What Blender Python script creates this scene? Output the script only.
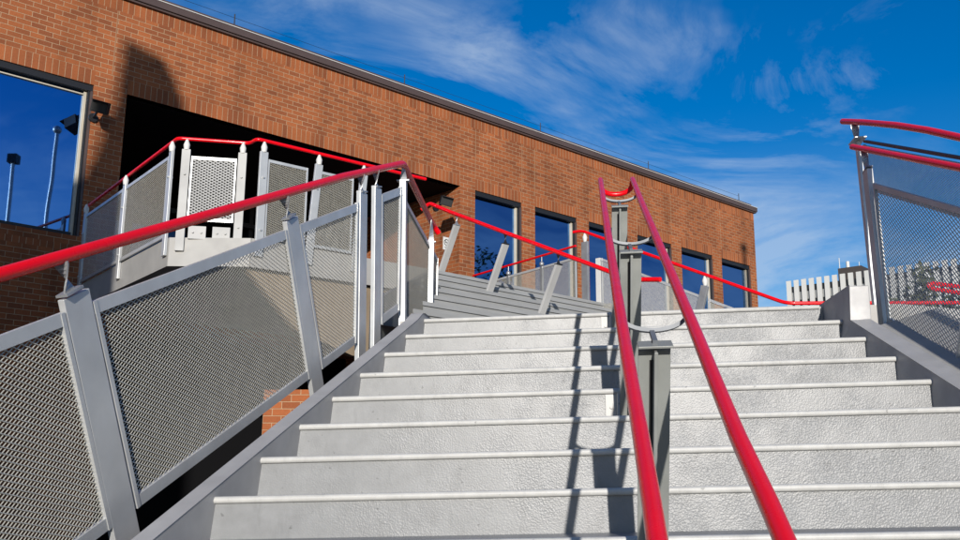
import bpy, math, random
import numpy as np
from math import sin, cos, tan, pi, sqrt, atan2, radians
random.seed(7); rng = np.random.default_rng(5)
for o in list(bpy.data.objects): bpy.data.objects.remove(o)
SC = bpy.context.scene
COL = SC.collection
EYE = 1.6                      # eye height above the ground; builders work relative to the eye, roots are lifted at the end

# ------------------------------------------------------------------ camera
PITCH, ROLL, YAW = 0.218, 0.008, -0.085
F = np.array([sin(YAW)*cos(PITCH), cos(YAW)*cos(PITCH), sin(PITCH)])
R0 = np.array([cos(YAW), -sin(YAW), 0.]); U0 = np.cross(R0, F)
RT = cos(ROLL)*R0+sin(ROLL)*U0; UP = -sin(ROLL)*R0+cos(ROLL)*U0
from mathutils import Matrix, Vector
cd = bpy.data.cameras.new('camera'); cam = bpy.data.objects.new('camera', cd); COL.objects.link(cam)
cd.sensor_width = 36; cd.lens = 990/960*36; cd.clip_start = .05; cd.clip_end = 3000
M4 = Matrix(((RT[0], UP[0], -F[0], 0), (RT[1], UP[1], -F[1], 0), (RT[2], UP[2], -F[2], EYE), (0, 0, 0, 1)))
cam.matrix_world = M4
SC.camera = cam

# ------------------------------------------------------------------ sun, sky, exposure
SUN = np.array([-.090, 1, -.205]); SUN = SUN/np.linalg.norm(SUN)      # direction the light travels
sd = bpy.data.lights.new('sun', 'SUN'); sd.energy = 5.0; sd.angle = radians(.55); sd.color = (1, .94, .86)
so = bpy.data.objects.new('sun', sd); COL.objects.link(so)
so.rotation_euler = Vector(SUN).to_track_quat('-Z', 'Y').to_euler(); so.location = (2, -10, 12)
w = bpy.data.worlds.new('World'); SC.world = w; w.use_nodes = True
nt = w.node_tree; nt.nodes.clear()
def N(t, ty, **k):
    n = t.nodes.new(ty)
    for a, b in k.items(): setattr(n, a, b)
    return n
out = N(nt, 'ShaderNodeOutputWorld'); bg = N(nt, 'ShaderNodeBackground'); sky = N(nt, 'ShaderNodeTexSky', sky_type='NISHITA')
sky.sun_disc = False; sky.sun_elevation = math.asin(-SUN[2]); sky.sun_rotation = atan2(-SUN[0], -SUN[1])
sky.air_density = 1.0; sky.dust_density = .25; sky.ozone_density = 3.2
hs = N(nt, 'ShaderNodeHueSaturation'); hs.inputs['Saturation'].default_value = 1.38; hs.inputs['Hue'].default_value = .512; hs.inputs['Value'].default_value = 1.0
nt.links.new(sky.outputs[0], hs.inputs['Color'])
tc = N(nt, 'ShaderNodeTexCoord')
def cloud(rot, scl, nscale, detail, dist, lo, hi, seedloc):
    mp = N(nt, 'ShaderNodeMapping'); mp.inputs['Rotation'].default_value = rot; mp.inputs['Scale'].default_value = scl; mp.inputs['Location'].default_value = seedloc
    nz = N(nt, 'ShaderNodeTexNoise'); nz.inputs['Scale'].default_value = nscale; nz.inputs['Detail'].default_value = detail
    nz.inputs['Roughness'].default_value = .64; nz.inputs['Distortion'].default_value = dist
    cr = N(nt, 'ShaderNodeMapRange'); cr.inputs[1].default_value = lo; cr.inputs[2].default_value = hi
    nt.links.new(tc.outputs['Generated'], mp.inputs[0]); nt.links.new(mp.outputs[0], nz.inputs[0]); nt.links.new(nz.outputs[0], cr.inputs[0])
    return cr
c1 = cloud((.1, .55, .2), (1.0, 1.0, 2.3), 3.1, 12, 1.7, .45, .66, (5.5, .7, 1.7))
c2 = cloud((.2, -.35, .1), (1.4, .8, 4.0), 1.3, 4, .3, .40, .58, (4.4, 1.1, 2.2))
mu = N(nt, 'ShaderNodeMath', operation='MULTIPLY'); nt.links.new(c1.outputs[0], mu.inputs[0]); nt.links.new(c2.outputs[0], mu.inputs[1])
sep = N(nt, 'ShaderNodeSeparateXYZ'); nt.links.new(tc.outputs['Generated'], sep.inputs[0])
c3 = cloud((0, .15, .3), (1, 1, 2.4), 3.4, 8, .5, .36, .62, (5, 2, 1))
lowb = N(nt, 'ShaderNodeMapRange'); lowb.inputs[1].default_value = .33; lowb.inputs[2].default_value = .15
nt.links.new(sep.outputs[2], lowb.inputs[0])
m2 = N(nt, 'ShaderNodeMath', operation='MULTIPLY'); nt.links.new(c3.outputs[0], m2.inputs[0]); nt.links.new(lowb.outputs[0], m2.inputs[1])
ad = N(nt, 'ShaderNodeMath', operation='ADD', use_clamp=True); nt.links.new(mu.outputs[0], ad.inputs[0]); nt.links.new(m2.outputs[0], ad.inputs[1])
sc_ = N(nt, 'ShaderNodeMath', operation='MULTIPLY'); sc_.inputs[1].default_value = .50; nt.links.new(ad.outputs[0], sc_.inputs[0])
mx = N(nt, 'ShaderNodeMixRGB'); mx.inputs['Color2'].default_value = (4.4, 5.3, 6.4, 1)
nt.links.new(sc_.outputs[0], mx.inputs['Fac']); nt.links.new(hs.outputs[0], mx.inputs['Color1'])
nt.links.new(mx.outputs[0], bg.inputs['Color']); bg.inputs['Strength'].default_value = .125
nt.links.new(bg.outputs[0], out.inputs[0])
SC.view_settings.view_transform = 'Standard'; SC.view_settings.look = 'None'; SC.view_settings.gamma = 1; SC.view_settings.use_curve_mapping = False
SC.view_settings.exposure = 0.03

# ------------------------------------------------------------------ helpers
def unit(v): v = np.array(v, float); return v/np.linalg.norm(v)
class MB:
    def __init__(s, tilt=0.): s.v = []; s.f = []; s.uv = []; s.m = []; s.sm = []; s.tilt = tilt
    def face(s, pts, uv=None, mi=0, smooth=False):
        i = len(s.v); s.v += [tuple(map(float, p)) for p in pts]; s.f.append(list(range(i, i+len(pts)))); s.uv.append(uv); s.m.append(mi); s.sm.append(smooth)
    def mesh(s, vs, fs, mi=0, smooth=False):
        i = len(s.v); s.v += [tuple(map(float, p)) for p in vs]
        for f in fs: s.f.append([i+k for k in f]); s.uv.append(None); s.m.append(mi); s.sm.append(smooth)
    def hexa(s, c, mi=0):          # 8 corners: bottom 4 ccw, top 4 ccw
        s.mesh(c, [(3, 2, 1, 0), (4, 5, 6, 7), (0, 1, 5, 4), (1, 2, 6, 5), (2, 3, 7, 6), (3, 0, 4, 7)], mi)
    def box(s, x0, x1, y0, y1, z0, z1, mi=0):
        s.hexa([(x0, y0, z0), (x1, y0, z0), (x1, y1, z0), (x0, y1, z0), (x0, y0, z1), (x1, y0, z1), (x1, y1, z1), (x0, y1, z1)], mi)
    def obox(s, c, ax, ay, az, hx, hy, hz, mi=0):
        c = np.array(c, float); ax, ay, az = unit(ax)*hx, unit(ay)*hy, unit(az)*hz
        s.hexa([c-ax-ay-az, c+ax-ay-az, c+ax+ay-az, c-ax+ay-az, c-ax-ay+az, c+ax-ay+az, c+ax+ay+az, c-ax+ay+az], mi)
    def bar(s, a, b, side, w, t, mi=0):     # from a to b; w along 'side', t across both
        a = np.array(a, float); b = np.array(b, float); d = unit(b-a); sd_ = np.array(side, float); sd_ = unit(sd_-d*(sd_@d)); n = np.cross(d, sd_)
        s.hexa([p+sx*sd_*w/2+sy*n*t/2 for p in (a, b) for sx, sy in ((-1, -1), (1, -1), (1, 1), (-1, 1))], mi)
    def prism(s, pts, vec, mi=0):           # planar polygon extruded by vec
        pts = [np.array(p, float) for p in pts]; vec = np.array(vec, float); n = len(pts)
        vs = pts+[p+vec for p in pts]
        s.mesh(vs, [tuple(reversed(range(n))), tuple(range(n, 2*n))]+[(i, (i+1) % n, (i+1) % n+n, i+n) for i in range(n)], mi)
    def tube(s, path, r, seg=14, mi=0, caps=True):
        P = [np.array(p, float) for p in path]; n = len(P); rr = r if hasattr(r, '__len__') else [r]*n
        t0 = unit(P[1]-P[0]); a = np.cross(t0, (0, 0, 1.)) if abs(t0[2]) < .95 else np.cross(t0, (1., 0, 0)); a = unit(a); vs = []
        for i in range(n):
            t = unit(P[min(i+1, n-1)]-P[max(i-1, 0)]); a = unit(a-t*(a@t)); b_ = np.cross(t, a)
            for k in range(seg):
                an = 2*pi*k/seg; vs.append(P[i]+rr[i]*(cos(an)*a+sin(an)*b_))
        fs = [(i*seg+k, i*seg+(k+1) % seg, (i+1)*seg+(k+1) % seg, (i+1)*seg+k) for i in range(n-1) for k in range(seg)]
        s.mesh(vs, fs, mi, True)
        if caps:
            s.mesh(vs[:seg], [tuple(reversed(range(seg)))], mi); s.mesh(vs[-seg:], [tuple(range(seg))], mi)
    def ball(s, c, r, mi=0, nu=12, nv=8, sz=1.):
        vs = []; fs = []
        for j in range(nv+1):
            for i in range(nu):
                th = pi*j/nv; ph = 2*pi*i/nu; vs.append((c[0]+r*sin(th)*cos(ph), c[1]+r*sin(th)*sin(ph), c[2]+r*sz*cos(th)))
        for j in range(nv):
            for i in range(nu): fs.append((j*nu+i, (j+1)*nu+i, (j+1)*nu+(i+1) % nu, j*nu+(i+1) % nu))
        s.mesh(vs, fs, mi, True)
    def build(s, name, mats, parent=None, bevel=0.):
        loc = np.array(parent_world(parent)) if parent else None
        vs = np.array(s.v, float)
        if s.tilt: vs[:, 2] += s.tilt*vs[:, 0]
        if loc is None:
            loc = np.array([(vs[:, 0].min()+vs[:, 0].max())/2, (vs[:, 1].min()+vs[:, 1].max())/2, vs[:, 2].min()])
        me = bpy.data.meshes.new(name); me.from_pydata((vs-loc).tolist(), [], s.f)
        mats = mats if isinstance(mats, (list, tuple)) else [mats]
        for m in mats: me.materials.append(m)
        me.polygons.foreach_set('material_index', s.m); me.polygons.foreach_set('use_smooth', s.sm)
        if any(u is not None for u in s.uv):
            ul = me.uv_layers.new(name='UVMap'); k = 0; arr = []
            for f, u in zip(s.f, s.uv): arr += ([c for q in u for c in q] if u is not None else [0, 0]*len(f))
            ul.data.foreach_set('uv', arr)
        me.update()
        o = bpy.data.objects.new(name, me); COL.objects.link(o)
        if parent: o.parent = parent; o['_w'] = [0, 0, 0]
        else: o.location = loc
        o['_w'] = list(map(float, loc))
        if bevel:
            b = o.modifiers.new('bevel', 'BEVEL'); b.width = bevel; b.segments = 2; b.limit_method = 'ANGLE'; b.angle_limit = radians(40)
        return o
def parent_world(p): return list(p['_w'])
def tag(o, label=None, cat=None, group=None, kind=None):
    if label: o['label'] = label
    if cat: o['category'] = cat
    if group: o['group'] = group
    if kind: o['kind'] = kind
    return o
def thing(name, loc, label, cat, group=None):
    o = bpy.data.objects.new(name, None); COL.objects.link(o); o.location = loc; o['_w'] = list(map(float, loc)); o.empty_display_size = .2
    return tag(o, label, cat, group)

# ------------------------------------------------------------------ materials
def mat(name, col, rough=.5, metal=0., bump=0., bscale=30., var=0., vscale=3., coat=0., spec=None, bdetail=4., bdist=.002):
    m = bpy.data.materials.new(name); m.use_nodes = True; t = m.node_tree; b = t.nodes['Principled BSDF']
    b.inputs['Base Color'].default_value = (*col, 1); b.inputs['Roughness'].default_value = rough; b.inputs['Metallic'].default_value = metal
    if coat: b.inputs['Coat Weight'].default_value = coat; b.inputs['Coat Roughness'].default_value = .08
    if spec is not None: b.inputs['Specular IOR Level'].default_value = spec
    g = N(t, 'ShaderNodeNewGeometry')
    if var:
        nz = N(t, 'ShaderNodeTexNoise'); nz.inputs['Scale'].default_value = vscale; nz.inputs['Detail'].default_value = 6
        t.links.new(g.outputs['Position'], nz.inputs[0])
        mr = N(t, 'ShaderNodeMapRange'); mr.inputs[1].default_value = .3; mr.inputs[2].default_value = .7; mr.inputs[3].default_value = 1-var; mr.inputs[4].default_value = 1+var
        vm = N(t, 'ShaderNodeVectorMath', operation='SCALE'); vm.inputs[0].default_value = col
        t.links.new(nz.outputs[0], mr.inputs[0]); t.links.new(mr.outputs[0], vm.inputs['Scale']); t.links.new(vm.outputs[0], b.inputs['Base Color'])
        mr2 = N(t, 'ShaderNodeMapRange'); mr2.inputs[3].default_value = max(.02, rough-.12); mr2.inputs[4].default_value = min(1, rough+.12)
        nz2 = N(t, 'ShaderNodeTexNoise'); nz2.inputs['Scale'].default_value = vscale*2.3; t.links.new(g.outputs['Position'], nz2.inputs[0])
        t.links.new(nz2.outputs[0], mr2.inputs[0]); t.links.new(mr2.outputs[0], b.inputs['Roughness'])
    if bump:
        nz = N(t, 'ShaderNodeTexNoise'); nz.inputs['Scale'].default_value = bscale; nz.inputs['Detail'].default_value = bdetail
        t.links.new(g.outputs['Position'], nz.inputs[0])
        bp = N(t, 'ShaderNodeBump'); bp.inputs['Strength'].default_value = bump; bp.inputs['Distance'].default_value = bdist
        t.links.new(nz.outputs[0], bp.inputs['Height']); t.links.new(bp.outputs[0], b.inputs['Normal'])
    return m
def brick_mat(name, soldier=False, c1=(.33, .102, .035), c2=(.20, .063, .026), mortar=(.42, .27, .16), seed=0.):
    m = bpy.data.materials.new(name); m.use_nodes = True; t = m.node_tree; b = t.nodes['Principled BSDF']
    uv = N(t, 'ShaderNodeUVMap'); mp = N(t, 'ShaderNodeMapping')
    if soldier: mp.inputs['Rotation'].default_value = (0, 0, pi/2)
    mp.inputs['Location'].default_value = (seed, 0, 0)
    t.links.new(uv.outputs[0], mp.inputs[0])
    br = N(t, 'ShaderNodeTexBrick'); br.offset = 0 if soldier else .5
    for k, v in dict(Scale=1., **{'Mortar Size': .0042, 'Mortar Smooth': .15, 'Bias': -.1, 'Brick Width': .182 if not soldier else .4, 'Row Height': .0677 if not soldier else .082}).items(): br.inputs[k].default_value = v
    br.inputs['Color1'].default_value = (*c1, 1); br.inputs['Color2'].default_value = (*c2, 1); br.inputs['Mortar'].default_value = (*mortar, 1)
    t.links.new(mp.outputs[0], br.inputs[0])
    # second, offset colour field so bricks carry several tones
    nz = N(t, 'ShaderNodeTexNoise'); nz.inputs['Scale'].default_value = 1.1; nz.inputs['Detail'].default_value = 5; t.links.new(uv.outputs[0], nz.inputs[0])
    nf = N(t, 'ShaderNodeTexNoise'); nf.inputs['Scale'].default_value = 45; nf.inputs['Detail'].default_value = 6; t.links.new(uv.outputs[0], nf.inputs[0])
    a = N(t, 'ShaderNodeMapRange'); a.inputs[1].default_value = .3; a.inputs[2].default_value = .7; a.inputs[3].default_value = .84; a.inputs[4].default_value = 1.14
    t.links.new(nz.outputs[0], a.inputs[0])
    a2 = N(t, 'ShaderNodeMapRange'); a2.inputs[3].default_value = .8; a2.inputs[4].default_value = 1.2; t.links.new(nf.outputs[0], a2.inputs[0])
    mps = N(t, 'ShaderNodeMapping'); mps.inputs['Scale'].default_value = (2.2, .35, 1); t.links.new(uv.outputs[0], mps.inputs[0])
    stn = N(t, 'ShaderNodeTexNoise'); stn.inputs['Scale'].default_value = 1.3; stn.inputs['Detail'].default_value = 7; t.links.new(mps.outputs[0], stn.inputs[0])
    srr = N(t, 'ShaderNodeMapRange'); srr.inputs[1].default_value = .5; srr.inputs[2].default_value = .72; srr.inputs[3].default_value = 1; srr.inputs[4].default_value = .74; t.links.new(stn.outputs[0], srr.inputs[0])
    mm0 = N(t, 'ShaderNodeMath', operation='MULTIPLY'); t.links.new(a.outputs[0], mm0.inputs[0]); t.links.new(srr.outputs[0], mm0.inputs[1])
    mm = N(t, 'ShaderNodeMath', operation='MULTIPLY'); t.links.new(mm0.outputs[0], mm.inputs[0]); t.links.new(a2.outputs[0], mm.inputs[1])
    vm = N(t, 'ShaderNodeVectorMath', operation='SCALE'); t.links.new(br.outputs['Color'], vm.inputs[0]); t.links.new(mm.outputs[0], vm.inputs['Scale'])
    t.links.new(vm.outputs[0], b.inputs['Base Color']); b.inputs['Roughness'].default_value = .85; b.inputs['Specular IOR Level'].default_value = .25
    inv = N(t, 'ShaderNodeMath', operation='MULTIPLY_ADD'); inv.inputs[1].default_value = -1; inv.inputs[2].default_value = 1; t.links.new(br.outputs['Fac'], inv.inputs[0])
    sm = N(t, 'ShaderNodeMath', operation='MULTIPLY_ADD'); sm.inputs[1].default_value = .35; t.links.new(nf.outputs[0], sm.inputs[0]); t.links.new(inv.outputs[0], sm.inputs[2])
    bp = N(t, 'ShaderNodeBump'); bp.inputs['Strength'].default_value = .9; bp.inputs['Distance'].default_value = .008
    t.links.new(sm.outputs[0], bp.inputs['Height']); t.links.new(bp.outputs[0], b.inputs['Normal'])
    return m
M_BR = brick_mat('running bond brick'); M_SO = brick_mat('soldier course brick', True)
M_RED = mat('glossy red paint', (.76, .001, .006), .28, coat=.08, spec=.34, var=.06, vscale=6)
M_STEEL = mat('silver painted steel', (.52, .53, .53), .38, metal=.35, var=.10, vscale=5, bump=.12, bscale=60)
M_GALV = mat('galvanised steel', (.36, .37, .38), .40, metal=.55, var=.14, vscale=9, bump=.15, bscale=80)
M_MESH = mat('expanded steel mesh', (.52, .50, .43), .42, metal=.2, var=.10, vscale=20)
M_CRAD = mat('blue grey painted steel', (.13, .145, .165), .5, metal=.1, var=.1)
M_POST = mat('grey green painted steel', (.25, .262, .25), .45, metal=.15, var=.12, vscale=7, bump=.15, bscale=70)
M_DARK = mat('near black metal', (.012, .012, .014), .5)
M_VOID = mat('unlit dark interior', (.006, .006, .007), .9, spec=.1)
M_BROWN = mat('brown roof metal', (.085, .058, .052), .5, metal=.1, var=.08)
M_CREAM = mat('cream aluminium frame', (.50, .45, .36), .5, var=.08)
M_ALU = mat('pale aluminium', (.42, .42, .41), .6, metal=.0, spec=.3, var=.1)
M_CONC = mat('pale concrete', (.42, .41, .39), .85, bump=.3, bscale=40, var=.14, vscale=2.5)
M_FASC = mat('pale grey fascia plate', (.33, .325, .31), .55, var=.10, vscale=4)
M_PLAZA = mat('dark plaza paving', (.09, .088, .085), .9, bump=.3, bscale=25, var=.18, vscale=.8)
M_WHITE = mat('white paint', (.60, .595, .57), .55, spec=.3, var=.06)
M_BLACK = mat('black paint', (.02, .02, .02), .4)
M_LEAF = mat('leaf green', (.06, .09, .025), .6, var=.3, vscale=1.5)
M_LEAF2 = mat('olive leaf', (.075, .085, .03), .6, var=.3, vscale=1.5)
M_BARK = mat('bark', (.10, .075, .05), .9, bump=.6, bscale=20, bdist=.02)

def tread_mat(name, col, nos=False):
    m = bpy.data.materials.new(name); m.use_nodes = True; t = m.node_tree; b = t.nodes['Principled BSDF']
    g = N(t, 'ShaderNodeNewGeometry')
    pv = N(t, 'ShaderNodeTexVoronoi', feature='SMOOTH_F1'); pv.inputs['Scale'].default_value = 150; pv.inputs['Randomness'].default_value = 1
    wn = N(t, 'ShaderNodeTexNoise'); wn.inputs['Scale'].default_value = 130; wn.inputs['Detail'].default_value = 3
    big = N(t, 'ShaderNodeTexNoise'); big.inputs['Scale'].default_value = 3.2; big.inputs['Detail'].default_value = 5
    fine = N(t, 'ShaderNodeTexNoise'); fine.inputs['Scale'].default_value = 11; fine.inputs['Detail'].default_value = 8; fine.inputs['Roughness'].default_value = .65
    for q in (pv, wn, big, fine): t.links.new(g.outputs['Position'], q.inputs['Vector'])
    sx = N(t, 'ShaderNodeSeparateXYZ'); t.links.new(g.outputs['Position'], sx.inputs[0])
    # the anti-slip coating is coarser towards the middle and right of the flight, worn smooth at the left
    rx = N(t, 'ShaderNodeMapRange'); rx.inputs[1].default_value = -1.3; rx.inputs[2].default_value = .5; rx.inputs[3].default_value = .15; rx.inputs[4].default_value = 1
    t.links.new(sx.outputs[0], rx.inputs[0])
    rb = N(t, 'ShaderNodeMapRange'); rb.inputs[1].default_value = .42; rb.inputs[2].default_value = .62; rb.inputs[3].default_value = .35; rb.inputs[4].default_value = 1; t.links.new(big.outputs[0], rb.inputs[0])
    mm = N(t, 'ShaderNodeMath', operation='MULTIPLY'); t.links.new(rx.outputs[0], mm.inputs[0]); t.links.new(rb.outputs[0], mm.inputs[1])
    ss = N(t, 'ShaderNodeMath', operation='MULTIPLY'); ss.inputs[1].default_value = .08 if nos else .50; t.links.new(mm.outputs[0], ss.inputs[0])
    hh = N(t, 'ShaderNodeMath', operation='ADD'); t.links.new(pv.outputs[0], hh.inputs[0]); t.links.new(wn.outputs[0], hh.inputs[1])
    bp = N(t, 'ShaderNodeBump'); bp.inputs['Distance'].default_value = .004; t.links.new(ss.outputs[0], bp.inputs['Strength']); t.links.new(hh.outputs[0], bp.inputs['Height'])
    t.links.new(bp.outputs[0], b.inputs['Normal'])
    v = N(t, 'ShaderNodeMapRange'); v.inputs[1].default_value = .3; v.inputs[2].default_value = .72; v.inputs[3].default_value = .86; v.inputs[4].default_value = 1.10; t.links.new(fine.outputs[0], v.inputs[0])
    mpg = N(t, 'ShaderNodeMapping'); mpg.inputs['Scale'].default_value = (9, 9, 1.6); t.links.new(g.outputs['Position'], mpg.inputs[0])
    st_ = N(t, 'ShaderNodeTexNoise'); st_.inputs['Scale'].default_value = 1.6; st_.inputs['Detail'].default_value = 8; st_.inputs['Roughness'].default_value = .7; t.links.new(mpg.outputs[0], st_.inputs[0])
    sr = N(t, 'ShaderNodeMapRange'); sr.inputs[1].default_value = .56; sr.inputs[2].default_value = .74; sr.inputs[3].default_value = 1; sr.inputs[4].default_value = .80; t.links.new(st_.outputs[0], sr.inputs[0])
    sp = N(t, 'ShaderNodeTexNoise'); sp.inputs['Scale'].default_value = 33; sp.inputs['Detail'].default_value = 2; t.links.new(g.outputs['Position'], sp.inputs['Vector'])
    spr = N(t, 'ShaderNodeMapRange'); spr.inputs[1].default_value = .70; spr.inputs[2].default_value = .75; spr.inputs[3].default_value = 1; spr.inputs[4].default_value = .62; t.links.new(sp.outputs[0], spr.inputs[0])
    m1 = N(t, 'ShaderNodeMath', operation='MULTIPLY'); t.links.new(v.outputs[0], m1.inputs[0]); t.links.new(sr.outputs[0], m1.inputs[1])
    m3 = N(t, 'ShaderNodeMath', operation='MULTIPLY'); t.links.new(m1.outputs[0], m3.inputs[0]); t.links.new(spr.outputs[0], m3.inputs[1])
    sc = N(t, 'ShaderNodeVectorMath', operation='SCALE'); sc.inputs[0].default_value = col; t.links.new(m3.outputs[0], sc.inputs['Scale']); t.links.new(sc.outputs[0], b.inputs['Base Color'])
    b.inputs['Roughness'].default_value = .385 if not nos else .42; b.inputs['Specular IOR Level'].default_value = .42 if not nos else .3
    return m
M_RISER = tread_mat('pebbled grey stair coating', (.205, .212, .219))
M_NOSE = tread_mat('smooth pale nosing', (.47, .47, .455), True)
M_UP = mat('grey upper step paint', (.27, .275, .275), .5, var=.08, vscale=3)
M_STRG = mat('grey painted stringer', (.36, .36, .365), .5, metal=.1, var=.10, vscale=6, bump=.15, bscale=50)

def glass_mat(name, tint, rough=.015):
    m = bpy.data.materials.new(name); m.use_nodes = True; t = m.node_tree; b = t.nodes['Principled BSDF']
    b.inputs['Base Color'].default_value = (*tint, 1); b.inputs['Metallic'].default_value = 1; b.inputs['Roughness'].default_value = rough
    g = N(t, 'ShaderNodeNewGeometry'); nz = N(t, 'ShaderNodeTexNoise'); nz.inputs['Scale'].default_value = .9; nz.inputs['Detail'].default_value = 1
    t.links.new(g.outputs['Position'], nz.inputs[0]); bp = N(t, 'ShaderNodeBump'); bp.inputs['Strength'].default_value = .12; bp.inputs['Distance'].default_value = .02
    t.links.new(nz.outputs[0], bp.inputs['Height']); t.links.new(bp.outputs[0], b.inputs['Normal'])
    return m
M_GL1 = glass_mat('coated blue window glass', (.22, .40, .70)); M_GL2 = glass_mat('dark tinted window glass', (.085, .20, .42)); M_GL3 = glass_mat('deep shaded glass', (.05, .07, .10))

# ------------------------------------------------------------------ frames of reference
TL = .029                                       # the flight and its guards fall a little to one side
T, D7, Z7, RI = .40359, 4.1672, .0041, .175
SL = RI/T
def nz_(Y): return Z7+SL*(Y-D7)                 # nosing line height
BAZ = .748; Bv = np.array([sin(BAZ), cos(BAZ), 0.]); Nv = np.array([-cos(BAZ), sin(BAZ), 0.]); CW = 12.352
def Wp(s, z, d=0.):                             # point at distance d in FRONT of the facade
    return Bv*s+Nv*(CW-d)+np.array([0, 0, z])
LAND = Z7+7*RI
G0 = -EYE

# expanded metal: two families of flat strands clipped to a convex polygon
def mesh_panel(mb, poly, e1, e2, p1=.042, p2=.023, w=.0042, t=.004):
    poly = [np.array(p, float) for p in poly]; O = poly[0]; e1 = unit(e1); e2 = unit(e2); nrm = unit(np.cross(e1, e2))
    A = np.array([e1, e2]).T
    q = [np.linalg.lstsq(A, p-O, rcond=None)[0] for p in poly]
    q = np.array([(a/p1, b/p2) for a, b in q])
    area = sum(q[i][0]*q[(i+1) % len(q)][1]-q[(i+1) % len(q)][0]*q[i][1] for i in range(len(q)))
    if area < 0: q = q[::-1]
    for sg in (1, -1):
        vals = q[:, 0]+sg*q[:, 1]
        for n in range(int(math.floor(vals.min())), int(math.ceil(vals.max()))+1):
            c = n+.5
            # line a + sg*b = c, param b=s -> a=c-sg*s
            lo, hi = -1e9, 1e9
            for i in range(len(q)):
                P, Q = q[i], q[(i+1) % len(q)]; ed = Q-P; nn = np.array([-ed[1], ed[0]])      # inside: nn.(x-P)>=0
                k = nn@np.array([-sg, 1.]); h = nn@(np.array([c, 0.])-P)
                if abs(k) < 1e-12:
                    if h < 0: lo, hi = 1, 0
                elif k > 0: lo = max(lo, -h/k)
                else: hi = min(hi, -h/k)
            if hi-lo < .3: continue
            a = O+e1*(c-sg*lo)*p1+e2*lo*p2; b = O+e1*(c-sg*hi)*p1+e2*hi*p2
            off = nrm*(t*.45*sg)
            d = unit(b-a); sd_ = unit(np.cross(nrm, d)); sd_ = unit(sd_+nrm*.55*sg); tt = np.cross(d, sd_)
            mb.mesh([p+off+sx*sd_*w/2+sy*tt*t*.2 for p in (a, b) for sx, sy in ((-1, -1), (1, -1), (1, 1), (-1, 1))],
                    [(0, 1, 5, 4), (1, 2, 6, 5), (2, 3, 7, 6), (3, 0, 4, 7)])

def twist_bracket(mb, a, b, w=.05, along=(0, 1, 0), t=.007, turn=pi/2, tab=True):
    a = np.array(a, float); b = np.array(b, float); d = unit(b-a); s0 = np.array(along, float); s0 = unit(s0-d*(s0@d)); s1 = np.cross(d, s0); n = 9; vs = []
    for i in range(n):
        u = i/(n-1); an = turn*(3*u*u-2*u*u*u); c = a+(b-a)*u; sd_ = cos(an)*s0+sin(an)*s1; nn = np.cross(d, sd_); ww = w*(1.25-.75*sin(pi*min(1, u*1.1)*.9)*.55)
        for sx, sy in ((-1, -1), (1, -1), (1, 1), (-1, 1)): vs.append(c+sx*sd_*ww/2+sy*nn*t/2)
    fs = [(i*4+k, i*4+(k+1) % 4, (i+1)*4+(k+1) % 4, (i+1)*4+k) for i in range(n-1) for k in range(4)]+[(3, 2, 1, 0), (n*4-4, n*4-3, n*4-2, n*4-1)]
    mb.mesh(vs, fs)
    if tab: mb.obox(a+np.array([0, 0, .004]), s0, s1, d, w*.95, w*.45, .005)

def smooth_path(P, r=.06, n=5):
    P = [np.array(p, float) for p in P]; o = [P[0]]
    for i in range(1, len(P)-1):
        a = unit(P[i-1]-P[i]); c = unit(P[i+1]-P[i]); rr = min(r, .45*np.linalg.norm(P[i-1]-P[i]), .45*np.linalg.norm(P[i+1]-P[i]))
        A = P[i]+a*rr; C = P[i]+c*rr
        for k in range(n+1):
            u = k/n; o.append((1-u)**2*A+2*u*(1-u)*P[i]+u*u*C)
    o.append(P[-1]); return o

# ------------------------------------------------------------------ ground
g = MB(); g.face([(-900, -900, G0), (900, -900, G0), (900, 900, G0), (-900, 900, G0)])
tag(g.build('ground', M_PLAZA), kind='structure')

# ------------------------------------------------------------------ main staircase
def xl(k): return -1.467+.068*k
def xr(k): return 1.778+.038*(7-k)
st = thing('main_staircase', (.3, 3.9, G0), 'wide pale grey steel staircase climbing away with pebbled risers and rounded nosings', 'staircase')
for k in range(-8, 8):
    y = D7+k*T; z = Z7+k*RI; zb = z-RI if k > -8 else G0
    m = MB(TL); a, b = xl(k)-.02, xr(k)+.02
    yb = y+T+.03 if k < 7 else y+.5
    # riser (slightly set back) and tread as one folded plate
    m.hexa([(a, y+.022, zb-.01), (b, y+.022, zb-.01), (b, y+.036, zb-.01), (a, y+.036, zb-.01), (a, y+.022, z-.004), (b, y+.022, z-.004), (b, y+.036, z-.004), (a, y+.036, z-.004)])
    m.hexa([(a, y+.037, z-.018), (b, y+.037, z-.018), (b, yb, z-.018), (a, yb, z-.018), (a, y+.037, z-.002), (b, y+.037, z-.002), (b, yb, z-.002), (a, yb, z-.002)])
    s = m.build('step', M_RISER, st)
    m = MB(TL); prof = []
    for i in range(9):
        an = -pi/2-pi*i/8; prof.append((y+.013+.013*cos(an), z-.013-.013*sin(an)*-1))
    prof = [(y+.045, z-.030)]+[(y+.015-.015*sin(pi*i/8), z-.015-.015*cos(pi*i/8)) for i in range(9)]+[(y+.045, z)]
    vs = [(a+.008, p, q) for p, q in prof]+[(b-.008, p, q) for p, q in prof]; n = len(prof)
    # a faint sag and wobble along the nosing
    m.mesh(vs, [tuple(range(n)), tuple(reversed(range(n, 2*n)))]); m.mesh(vs, [(i, i+n, (i+1) % n+n, (i+1) % n) for i in range(n)], 0, False)
    m.build('nosing', M_NOSE, s)
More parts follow.
